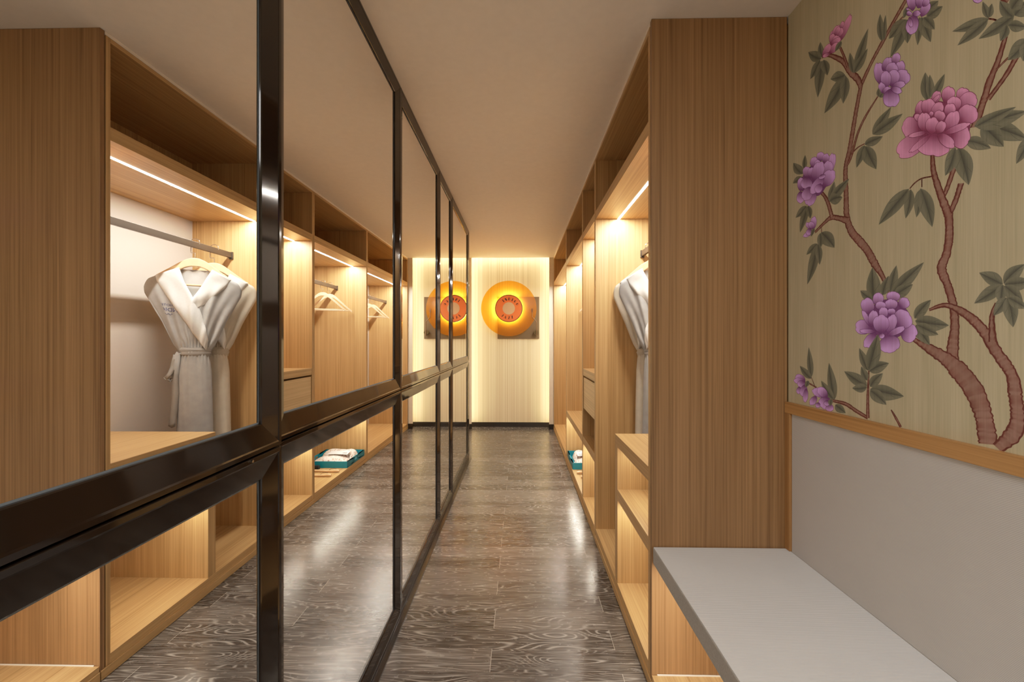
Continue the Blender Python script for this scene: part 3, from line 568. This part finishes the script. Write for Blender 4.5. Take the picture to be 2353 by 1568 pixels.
        for i in range(n):
            k = (i+1) % n; faces.append((o0+i, o0+k, o0+n+k, o0+n+i))
        add(pts, cols, faces, layer(pts))
    for j, e_ in enumerate(LF):
        if not e_[0]: leaf(e_, j)
    for j, e_ in enumerate(PT): petal(e_, j)
    for j, e_ in enumerate(LF):
        if e_[0]: leaf(e_, j)
    me = bpy.data.meshes.new('flowered_wallpaper'); me.from_pydata(V, [], F); me.materials.append(MURAL)
    ca = me.color_attributes.new('paint', 'FLOAT_COLOR', 'POINT')
    ca.data.foreach_set('color', [x for c_ in COL for x in c_])
    me.update()
    o = bpy.data.objects.new('flowered_wallpaper', me); C.objects.link(o); o.location = (XR, -.9, ZT)
    tag(o, 'beige wallpaper painted with purple and pink peonies on brown branches', 'wallpaper')
mural()

# ---------------------------------------------------------------- hangers
def hook(mb, r=.0021):
    # square-bent safety hook: up from the bar, sideways, up and round the rail (rail centre at local z = 0)
    path = [(0, 0, -.083), (0, 0, -.052), (0, .0, -.049), (.003, .003, -.046), (.020, .012, -.046), (.022, .013, -.043), (.022, .013, -.005)]
    for k in range(9):
        a = PI*k/8; path.append((.022*math.cos(a)+0., .013*math.cos(a), .016+.020*math.sin(a)))
    path.append((-.022, -.013, .004))
    mb.tube(path, r, STEEL, 8)
def slim_hanger(label, loc, rz, group):
    r = thing('clothes_hanger', label, 'hanger', loc, rz, group)
    mb = MB(); hw = .215
    tab = [(0, -.083), (.015, -.084), (.035, -.092), (.06, -.110), (.10, -.148), (.15, -.195), (.19, -.230), (hw, -.248)]
    rows = []
    for i in range(-24, 25):
        s = hw*i/24; z = interp(tab, abs(s)); h = lerp(.034, .019, abs(i)/24); yb = .03*(abs(i)/24)**2
        th = .0065
        rows.append([(s, yb-th, z), (s, yb+th, z), (s, yb+th, z-h), (s, yb-th, z-h)])
    mb.grid(rows, HANGP, closed=True, flip=True); mb.cap(rows[0], HANGP); mb.cap(rows[-1], HANGP, True)
    mb.build('shoulder_bar', r, bev=.002, weld=True)
    MB().tube([(-.185, .022, -.250), (.185, .022, -.250)], .0055, HANGP, 10).build('trouser_bar', r, smooth=False)
    h = MB(); hook(h); tag(h.build('hook', r, smooth=True), 'bent steel hook')
    return r
def robe_hanger(label, loc, rz, group):
    r = thing('robe_hanger', label, 'hanger', loc, rz, group)
    mb = MB(); hw = .20; rows = []
    tab = [(0, -.077), (.02, -.079), (.045, -.090), (.075, -.112), (.12, -.148), (.17, -.186), (hw, -.215)]
    for i in range(-24, 25):
        s = hw*i/24; z = interp(tab, abs(s)); h = lerp(.050, .030, abs(i)/24); th = lerp(.011, .020, abs(i)/24)
        rows.append([(s, -th, z), (s, th, z), (s, th, z-h), (s, -th, z-h)])
    mb.grid(rows, HANG, closed=True, flip=True); mb.cap(rows[0], HANG); mb.cap(rows[-1], HANG, True)
    mb.build('shoulder_bar', r, bev=.004, weld=True)
    MB().tube([(-.15, 0, -.236), (.15, 0, -.236)], .006, HANG, 10).build('trouser_bar', r)
    h = MB(); hook(h); tag(h.build('hook', r, smooth=True), 'bent steel hook')
    return r
A1 = -math.radians(32.8); A2 = -math.radians(25)
RZ = 1.852
R1, R2 = (.785, 2.376), (.785, 2.526)
robe_hanger('beech hanger under the grey bathrobe, nearer the camera', (R1[0], R1[1], RZ), A1, 'hangers carrying the robes')
robe_hanger('beech hanger under the cream bathrobe, behind the grey one', (R2[0], R2[1], RZ), A1, 'hangers carrying the robes')
for yy, lb, xx, zz in ((4.05, 'bare pale hanger above the teal tray, nearer the camera', .80, 1.850), (4.20, 'bare pale hanger above the teal tray, farther from the camera', .80, 1.850),
               (5.27, 'bare pale hanger in the far wardrobe bay, nearer the camera', .80, 1.845), (5.43, 'bare pale hanger in the far wardrobe bay, closer to the glowing wall', .80, 1.845)):
    slim_hanger(lb, (xx, yy, zz), A2, 'bare wooden hangers on the rails')

# ---------------------------------------------------------------- bathrobes
def robe(label, loc, rz, body, belt, text, seed):
    r = thing('bathrobe', label, 'bathrobe', loc, rz, 'bathrobes in the first wardrobe bay')
    rr = random.Random(seed); ph = [rr.uniform(0, 6.28) for _ in range(6)]
    ZW, ZH = -.625, -1.42          # waist, hem below the rail
    hwt = [(-1.42, .094), (-1.1, .087), (-.72, .079), (-.660, .074), (-.625, .067), (-.59, .071), (-.54, .098), (-.40, .150), (-.28, .205), (-.235, .226), (-.2, .228)]
    tht = [(-1.42, .050), (-.9, .052), (-.66, .046), (-.625, .036), (-.59, .042), (-.40, .050), (-.25, .040), (-.15, .030)]
    def ztop(a):
        a = abs(a); z = lerp(-.142, -.222, max(0, (a-.28)/.72))
        if a > .88: z -= .035*((a-.88)/.12)**2
        return z
    def sz(a, t):
        zr = lerp(-.20, ZH, t); z = lerp(ztop(a), ZH, t)
        return a*interp(hwt, zr), z, zr
    def fold(s, z, side):
        k = max(0., min(1., (-.22-z)/.12)); up = max(0., min(1., (z-ZW)/.12))
        conv = s/max(.06, interp(hwt, z))
        f = .0070*math.sin(13*conv+ph[0]+side)*up+.0050*math.sin(24*conv+ph[1]+8*z)*up+(.0045*math.sin(9*conv+3*z+ph[2])+.002*math.sin(19*conv-6*z+ph[4]))*(.3+.7*up)
        near = math.exp(-((z-ZW)/.05)**2); f += .006*math.sin(30*conv+ph[3])*near
        return f*k
    def depth(s, z):
        h = interp(hwt, z); q = min(1., abs(s)/h); return interp(tht, z)*max(0., 1-q**2.4)**.5
    def front(s, z): return -depth(s, z)-fold(s, z, 0)
    def inner_edge(z):   # neck opening: left and right limits (None = closed)
        if z < -.315: return None
        k = max(0., (z+.305)/.163)
        return (-.080*k-.016, .070*k**.9+.016)
    nt_, na = 64, 56
    mb = MB()
    fr, bk = [], []
    for i in range(nt_+1):
        t = i/nt_; ra, rb = [], []
        for j in range(na+1):
            a = -1+2*j/na; a = math.sin(a*PI/2)*.55+a*.45
            s, z, zr = sz(a, t)
            ra.append((s, front(s, zr), z)); rb.append((s, depth(s, zr)+fold(s, zr, 2.), z))
        fr.append(ra); bk.append(rb)
    i0 = len(mb.v); n = na+1
    for row in fr: mb.v += row
    k = mb.m(body)
    for i in range(nt_):
        for j in range(na):
            q = (i*n+j, (i+1)*n+j, (i+1)*n+j+1, i*n+j+1)
            cs = sum(mb.v[x][0] for x in q)/4; cz = sum(mb.v[x][2] for x in q)/4
            e_ = inner_edge(cz)
            if e_ and e_[0]-.0 < cs < e_[1]+.0: continue
            mb.f.append(q); mb.mi.append(k)
    mb.grid(bk, body)
    # close sides and top of the shoulders
    for j in (0, na):
        mb.grid([[fr[i][j] for i in range(nt_+1)], [bk[i][j] for i in range(nt_+1)]], body)
    mb.grid([fr[0][:19], bk[0][:19]], body); mb.grid([fr[0][-19:], bk[0][-19:]], body)
    mb.build('robe_body', r, smooth=True, weld=True)
    # white lining seen in the neck opening
    li = MB(); rows = []
    for i in range(14):
        z = lerp(-.150, -.40, i/13); row = []
        for j in range(15):
            s = lerp(-.105, .105, j/14)*(1-.35*i/13)
            row.append((s, depth(s, z)*.72-.004+(.006*math.sin(j*1.1) if i < 2 else 0), z+(.006*math.sin(j*1.7+ph[4]) if i == 0 else 0)))
        rows.append(row)
    li.grid(rows, WHITER); tag(li.build('lining', r, smooth=True), 'white lining at the neck')
    # shawl collar: two rolled strips
    def collar(inn, out, lift, name):
        m_ = MB(); rows = []; M = 30
        for i in range(M+1):
            u = i/M; pi_ = [interp([(k/(len(inn)-1), p[q]) for k, p in enumerate(inn)], u) for q in (0, 1)]
            po = [interp([(k/(len(out)-1), p[q]) for k, p in enumerate(out)], u) for q in (0, 1)]
            row = []
            for j in range(11):
                v = j/10; s = lerp(pi_[0], po[0], v); z = lerp(pi_[1], po[1], v)
                ls = (1 if v not in (0., 1.) else .35)
                row.append((s, front(s, min(z, -.17))-lift*ls-.007*math.sin(PI*v)-.0032*math.sin(9*u+4*v+ph[5])-.0022*math.sin(21*u-7*v+ph[2])*math.sin(PI*v), z))
            # roll under the edges
            row = [(row[0][0], row[0][1]+.012, row[0][2])]+row+[(row[-1][0], row[-1][1]+.010, row[-1][2])]
            rows.append(row)
        # carry the top over the shoulder to the back
        top = [(p[0], depth(p[0], -.18)+.010, p[2]-.012) for p in rows[0]]; mid = [(p[0], 0., p[2]+.010) for p in rows[0]]
        m_.grid([top, mid]+rows, WHITER)
        o_ = m_.build(name, r, smooth=True, weld=True)
        o_['label'] = 'white towelling shawl collar'
        return o_
    collar([(-.081, -.145), (-.055, -.195), (-.025, -.255), (.004, -.310), (.025, -.345)],
           [(-.176, -.197), (-.150, -.240), (-.100, -.295), (-.050, -.345), (-.005, -.385)], .006, 'collar')
    collar([(.070, -.145), (.045, -.225), (.010, -.300), (-.028, -.385), (-.055, -.490), (-.064, -.560), (-.056, -.612)],
           [(.175, -.195), (.168, -.225), (.128, -.300), (.078, -.390), (.022, -.490), (-.022, -.565), (-.053, -.614)], .013, 'collar')
    # belt
    b_ = MB(); rows = []
    for i in range(9):
        z = lerp(-.598, -.655, i/8); row = []
        bul = .005*math.sin(PI*i/8)+(.003 if i in (2, 5) else 0)-(.002 if i in (4, 7) else 0)
        for j in range(48):
            a = 2*PI*j/48
            row.append((math.cos(a)*(.072+bul), math.sin(a)*(.045+bul), z+.004*math.sin(2*a+i+ph[0])*(1 if 0 < i < 8 else .3)))
        rows.append(row)
    b_.grid(rows, belt, closed=True)
    b_.build('belt', r, smooth=True)
    tl = MB()
    def ribbon(path, w):
        ra = []
        for i, (s, y, z) in enumerate(path):
            q = i/(len(path)-1); ra.append([(s-w*.5, y-.004+.006*math.sin(6*q), z), (s, y-.010, z-.006), (s+w*.5, y+.002, z+.004)])
        tl.grid(ra, belt)
    ribbon([(.070, -.020, -.625), (.088, -.025, -.66), (.098, -.022, -.71), (.108, -.03, -.745), (.125, -.03, -.770)], .022)
    ribbon([(.128, -.031, -.768), (.112, -.028, -.785), (.098, -.02, -.77), (.090, -.015, -.72), (.078, -.012, -.655)], .020)
    ribbon([(.080, -.03, -.64), (.088, -.024, -.76), (.086, -.03, -.86), (.092, -.028, -.95), (.098, -.024, -1.02), (.102, -.026, -1.045)], .030)
    o_ = tl.build('belt_tail', r, smooth=True); sm = o_.modifiers.new('thick', 'SOLIDIFY'); sm.thickness = .003
    if text:
        for s_, size, cx_, cz_, arch in (('HOTEL', .0175, .127, -.363, .06), ('INDIGO', .0290, .123, -.393, .05)):
            tx = MB(); vs, fs = text_mesh(s_, size); i0 = 0
            for x, y, z in vs:
                S_ = cx_+x*1.12; Z_ = cz_+y+x*.10-arch*x*x*20
                tx.v.append((S_, front(S_, Z_)-.0016, Z_))
            k = tx.m(NAVY)
            for f_ in fs: tx.f.append(tuple(i0+q for q in f_)); tx.mi.append(k)
            tag(tx.build('embroidered_word', r), 'navy lettering reading '+s_)
        tx = MB()
        pth = []
        for i in range(26):
            u = i/25; S_ = .098+.052*u; Z_ = -.412+.008*u+.004*math.sin(u*22)*(1-.4*u); pth.append((S_, front(S_, Z_)-.0018, Z_))
        tx.tube(pth, .0009, NAVY, 5); tag(tx.build('embroidered_line', r), 'navy line of script'); tx = MB()
        tx.disc((0, 0), .003, 0, .0004, NAVY, 12)
        for i in range(len(tx.v)):
            x, y, z = tx.v[i]; S_ = .190+x; Z_ = -.368+z; tx.v[i] = (S_, front(S_, Z_)-.002-y, Z_)
        tag(tx.build('embroidered_dot', r), 'navy dot')
    return r
robe('grey hotel bathrobe with white shawl collar and navy lettering, in front', (R1[0], R1[1], RZ), A1, GREYR, BELTR, True, 3)
robe('cream bathrobe with white collar hanging behind the grey one', (R2[0], R2[1], RZ), A1, CREAMR, BELTC, False, 11)

# ---------------------------------------------------------------- things on the base of bay three
Z0 = .0755
ty0, ty1, tx0, tx1, th_ = 3.90, 4.335, .494, .900, .062
tr_ = thing('tray', 'teal tray with handle cut-outs on the wardrobe base, holding flowered pouches', 'tray', ((tx0+tx1)/2, (ty0+ty1)/2, Z0))
hx, hy = (tx1-tx0)/2, (ty1-ty0)/2
mb = MB().box(-hx, hx, -hy, hy, 0, .008, TEAL)
mb.build('tray_floor', tr_, bev=.0008)
for s in (-1, 1): MB().box(-hx, hx, s*hy-(.009 if s > 0 else 0), s*hy+(.009 if s < 0 else 0), .008, th_, TEAL).build('tray_wall', tr_, bev=.001)
for s in (-1, 1):
    x0_, x1_ = (-hx, -hx+.009) if s < 0 else (hx-.009, hx)
    mb = MB(); n = 24
    inner = []
    for k in range(n):
        a = 2*PI*k/n; inner.append((.032*math.copysign(1, math.cos(a))*.75+.0115*math.cos(a), .036+.0115*math.sin(a)))
    outer = []
    Y0, Y1, zA, zB = -hy+.009, hy-.009, .008, th_
    for (py, pz) in inner:
        dy, dz = py, pz-.035; q = min((Y1 if dy > 0 else -Y0)/max(1e-6, abs(dy)), (zB-.035 if dz > 0 else .035-zA)/max(1e-6, abs(dz)))
        outer.append((dy*q, .035+dz*q))
    # add the four corners by snapping the nearest ray
    for cy, cz in ((Y0, zA), (Y1, zA), (Y1, zB), (Y0, zB)):
        k = min(range(n), key=lambda i: (outer[i][0]-cy)**2*.02+(outer[i][1]-cz)**2); 
        k = min(range(n), key=lambda i: abs(math.atan2((inner[i][1]-.036)*1.2, inner[i][0])-math.atan2((cz-.035)*1.2, cy*.22)))
        outer[k] = (cy, cz)
    for xa, fl_ in ((x0_, False), (x1_, True)):
        mb.grid([[(xa, p[0], p[1]) for p in inner], [(xa, p[0], p[1]) for p in outer]], TEAL, closed=True, flip=fl_)
    mb.grid([[(x0_, p[0], p[1]) for p in inner], [(x1_, p[0], p[1]) for p in inner]], TEAL, closed=True)
    mb.grid([[(x0_, p[0], p[1]) for p in outer], [(x1_, p[0], p[1]) for p in outer]], TEAL, closed=True, flip=True)
    mb.build('handle_wall', tr_, weld=True)
def pouch(label, cx, cy, sx, sy, h, seed):
    rr = random.Random(seed); mb = MB(); rows = []; n = 16
    top = []; bot = []
    for i in range(n+1):
        ra, rb = [], []
        for j in range(n+1):
            u, v = -1+2*i/n, -1+2*j/n
            e_ = (max(0., 1-abs(u)**4)*max(0., 1-abs(v)**4))**.5
            x = u*sx*(1-.05*v*v); y = v*sy*(1-.05*u*u)
            ra.append((x, y, .006+(h-.006)*e_*(.9+.1*math.sin(4*u+seed))+.003*math.sin(7*u+5*v+seed)*e_)); rb.append((x, y, .004*(1-e_)))
        top.append(ra); bot.append(rb)
    mb.grid(top, FLORAL, flip=True); mb.grid(bot, FLORAL)
    o = mb.build('pouch', None, smooth=True, weld=True); o.location = (cx, cy, Z0+.0085); tag(o, label, 'pouch', 'folded flowered pouches in the teal tray')
pouch('folded flowered cloth pouch in the teal tray, on the side nearest the camera', .695, 4.010, .170, .088, .072, 1)
pouch('folded flowered cloth pouch in the teal tray, on the side farther from the camera', .700, 4.215, .165, .098, .092, 5)
cd = MB(); rows = []
for i in range(9):
    u = i/8; rows.append([(lerp(-.10, .10, u), -.050, .002+.004*math.sin(3*u)), (lerp(-.10, .10, u), .050, .012+.004*math.sin(3*u+1))])
cd.grid(rows, CARD, flip=True)
for i in range(5):
    cd.box(-.085+i*.009, -.081+i*.009, -.03, -.01+.006*(i % 2), .010, .0105, INK)
o = cd.build('paper_card', None); o.location = (.660, 4.104, Z0+.084); tag(o, 'white paper card with dark writing lying on the flowered pouches', 'card')
md = o.modifiers.new('thick', 'SOLIDIFY'); md.thickness = .0008
def stick(label, y, xf, bend):
    r = thing('wooden_hanger', label, 'hanger', (xf, y, Z0), bend, 'wooden hangers lying on the wardrobe base')
    path = [(.40, 0, .011), (.30, 0, .011), (.20, 0, .0115), (.12, 0, .0105), (.06, 0, .012), (.03, 0, .017), (.0, 0, .013)]
    MB().tube(path, [.006, .010, .0105, .010, .0115, .0125, .010], HANG, 12).build('hanger_arm', r, smooth=True)
    lp = [(.10, -.004, .014), (.095, -.002, .022), (.075, 0, .033), (.05, .002, .036), (.03, .004, .030), (.02, .006, .020)]
    tag(MB().tube(lp, .0016, RAIL, 6).build('wire_loop', r, smooth=True), 'dark wire loop')
stick('wooden hanger lying flat before the teal tray, closer to the tray', 3.775, .515, .04)
stick('wooden hanger lying flat before the teal tray, nearer the camera', 3.655, .535, -.02)
o = MB().box(-.09, .09, -.02, .02, 0, .030, BLACKP).box(-.088, .088, -.018, .018, .030, .036, BLACKP).build('shoe_brush', None, bev=.003)
o.location = (.83, 3.855, Z0); tag(o, 'small black brush beside the teal tray on the wardrobe base', 'brush')

# ---------------------------------------------------------------- record lamp on the far wall
YW = 6.145; DC = (-.169, 1.757); DR = .408; LR = .2025
rl = thing('record_lamp', 'glowing amber record-shaped wall lamp with orange label on bronze plate', 'wall lamp', (DC[0], YW, DC[1]))
MB().box(-.337+.169, .280+.169, -.018, -.002, 1.310-DC[1], 1.932-DC[1], BRASSD).build('back_plate', rl, bev=.001)
tag(MB().disc((0, 0), DR, -.062, -.055, AMBER, 128).build('record_disc', rl), 'translucent amber disc')
tag(MB().disc((0, 0), LR, -.075, -.063, RIMB, 96).disc((0, 0), LR*.945, -.0765, -.075, ORANGE, 96).build('label', rl), 'orange record label')
tag(MB().disc((0, 0), .0905, -.079, -.0767, BEIGE, 64).build('label_centre', rl), 'beige centre disc')
hl = MB(); n = 96
ra = [[(q*math.cos(2*PI*k/n), y, q*math.sin(2*PI*k/n)) for k in range(n)] for q, y in ((LR*.99, -.020), (LR*.99, -.054))]
hl.grid(ra, HALOM, closed=True); tag(hl.build('halo_light', rl), 'ring of warm light')
arm = MB()
pxm = 8.711*950/6.13/1.0
def dp(x, z, y): return ((x-773)/8.711/155.0, y, -(z-777)/8.711/155.0)
arm.tube([dp(1233, 800, -.085), dp(1236, 945, -.085), dp(1320, 1045, -.085), dp(1323, 1322, -.085)], .0058, ARMM, 10)
ao = arm.build('tonearm', rl)
hs = MB(); p0, p1 = dp(1219, 785, 0), dp(1248, 853, 0); hs.box(p0[0], p1[0], -.095, -.076, p1[2], p0[2], ARMM); hs.build('headshell', ao, bev=.001)
cw = MB(); p = dp(1319, 1254, 0); cw.disc((p[0], p[2]), .0345, -.080, -.018, COUNTW, 40); cw.build('pivot', ao, bev=.001)
# deco lettering: heavy slabs with hairlines
def ell(cx, cy, rx, ry, a0, a1, n=12): return [(cx+rx*math.cos(lerp(a0, a1, i/n)), cy+ry*math.sin(lerp(a0, a1, i/n))) for i in range(n+1)]
def q(x0, x1, y0, y1): return [(x0, y0), (x1, y0), (x1, y1), (x0, y1)]
def ringp(cx, cy, r0, r1, a0, a1):
    o_ = ell(cx, cy, r1[0], r1[1], a0, a1); i_ = ell(cx, cy, r0[0], r0[1], a0, a1)
    return [[o_[k], o_[k+1], i_[k+1], i_[k]] for k in range(len(o_)-1)]
H = PI/2
GL = {'I': [q(.24, .56, 0, 1), q(.12, .68, 0, .07), q(.12, .68, .93, 1)],
      'N': [q(.02, .09, 0, 1), q(.71, .78, 0, 1), [(.02, 1), (.42, 1), (.78, 0), (.38, 0)]],
      'D': [q(.05, .40, 0, 1)]+ringp(.38, .5, (.34, .44), (.42, .5), -H, H),
      'G': [ell(.42, .5, .40, .5, H, 3*H, 16)]+ringp(.42, .5, (.30, .44), (.36, .5), .25*PI, H)+ringp(.42, .5, (.30, .44), (.36, .5), -H, -.05*PI)+[q(.50, .80, .40, .46)],
      'O': [ell(.40, .5, .38, .5, H, 3*H, 16)]+ringp(.40, .5, (.30, .44), (.38, .5), -H, H),
      'J': [[(.34, 1), (.66, 1), (.66, .18), (.55, .02), (.35, -.03), (.10, .02), (.05, .20), (.12, .22), (.18, .08), (.34, .10)]],
      'A': [[(.0, 0), (.08, 0), (.42, 1), (.34, 1)], [(.34, 1), (.50, 1), (.84, 0), (.46, 0)], q(.16, .5, .28, .34)],
      'Z': [q(.06, .74, .93, 1), q(.04, .76, 0, .07), [(.42, .95), (.76, .95), (.38, .05), (.04, .05)]]}
def put(lt, ch, ang, bottom=False):
    hgt = .040; rad = .68*LR
    for poly in GL[ch]:
        pts = []
        for x, y in poly:
            lx, ly = (x-.40)*hgt*.92, (y-.5)*hgt
            if bottom: cx_, cz_ = rad*math.sin(ang), -rad*math.cos(ang); rot = ang
            else: cx_, cz_ = rad*math.sin(ang), rad*math.cos(ang); rot = -ang
            pts.append((cx_+lx*math.cos(rot)-ly*math.sin(rot), -.0772, cz_+lx*math.sin(rot)+ly*math.cos(rot)))
        lt.face(pts, LETR)
for word, angs, bt in (('INDIGO', (-36, -17.5, 3, 23, 42.5, 64), False), ('JAZZ', (-41, -21.5, 1.5, 21.5), True)):
    for ch, a_ in zip(word, angs):
        lt = MB(); put(lt, ch, math.radians(a_), bt); lt.build('letter', rl)['label'] = 'dark letter '+ch

# ---------------------------------------------------------------- lights, world, camera
area('room_fill', (.05, -.75, 2.46), .9, .9, 17., (1., .98, .965))  # added overhead fill, out of view, lighting the bench corner
wd = bpy.data.worlds.new('world'); bpy.context.scene.world = wd; wd.use_nodes = True
wd.node_tree.nodes['Background'].inputs[0].default_value = (.9, .8, .7, 1); wd.node_tree.nodes['Background'].inputs[1].default_value = .0

F_PX, CXP, VX, VY = 950., 1176.5, 1195.5, 780.5
cam = bpy.data.cameras.new('camera'); co = bpy.data.objects.new('camera', cam); C.objects.link(co)
cam.sensor_width = 36.; cam.lens = F_PX/2353*36; cam.shift_y = (VY-784)/2353; cam.clip_start = .02
co.location = (0, 0, 1.30); co.rotation_euler = (PI/2, 0, math.atan((VX-CXP)/F_PX))
sn = bpy.context.scene; sn.camera = co
sn.cycles.max_bounces = 14; sn.cycles.diffuse_bounces = 6; sn.cycles.glossy_bounces = 6; sn.cycles.transparent_max_bounces = 8
sn.cycles.blur_glossy = 1.0; sn.cycles.sample_clamp_indirect = 6.0; sn.cycles.use_denoising = True
sn.view_settings.view_transform = 'Standard'; sn.view_settings.look = 'None'; sn.view_settings.exposure = EXPO; sn.view_settings.gamma = 1.0
sn.view_settings.use_curve_mapping = True
cmv = sn.view_settings.curve_mapping
cmv.white_level = (3., 3., 3.)
cvv = cmv.curves[3]
TONE = [(0, 0), (.05, .068), (.15, .19), (.3, .345), (.6, .54), (1., .70), (1.7, .86), (3., 1.)]
while len(cvv.points) < len(TONE): cvv.points.new(.5, .5)
for p_, (x_, y_) in zip(cvv.points, TONE): p_.location = (x_/3, y_)
cmv.update()
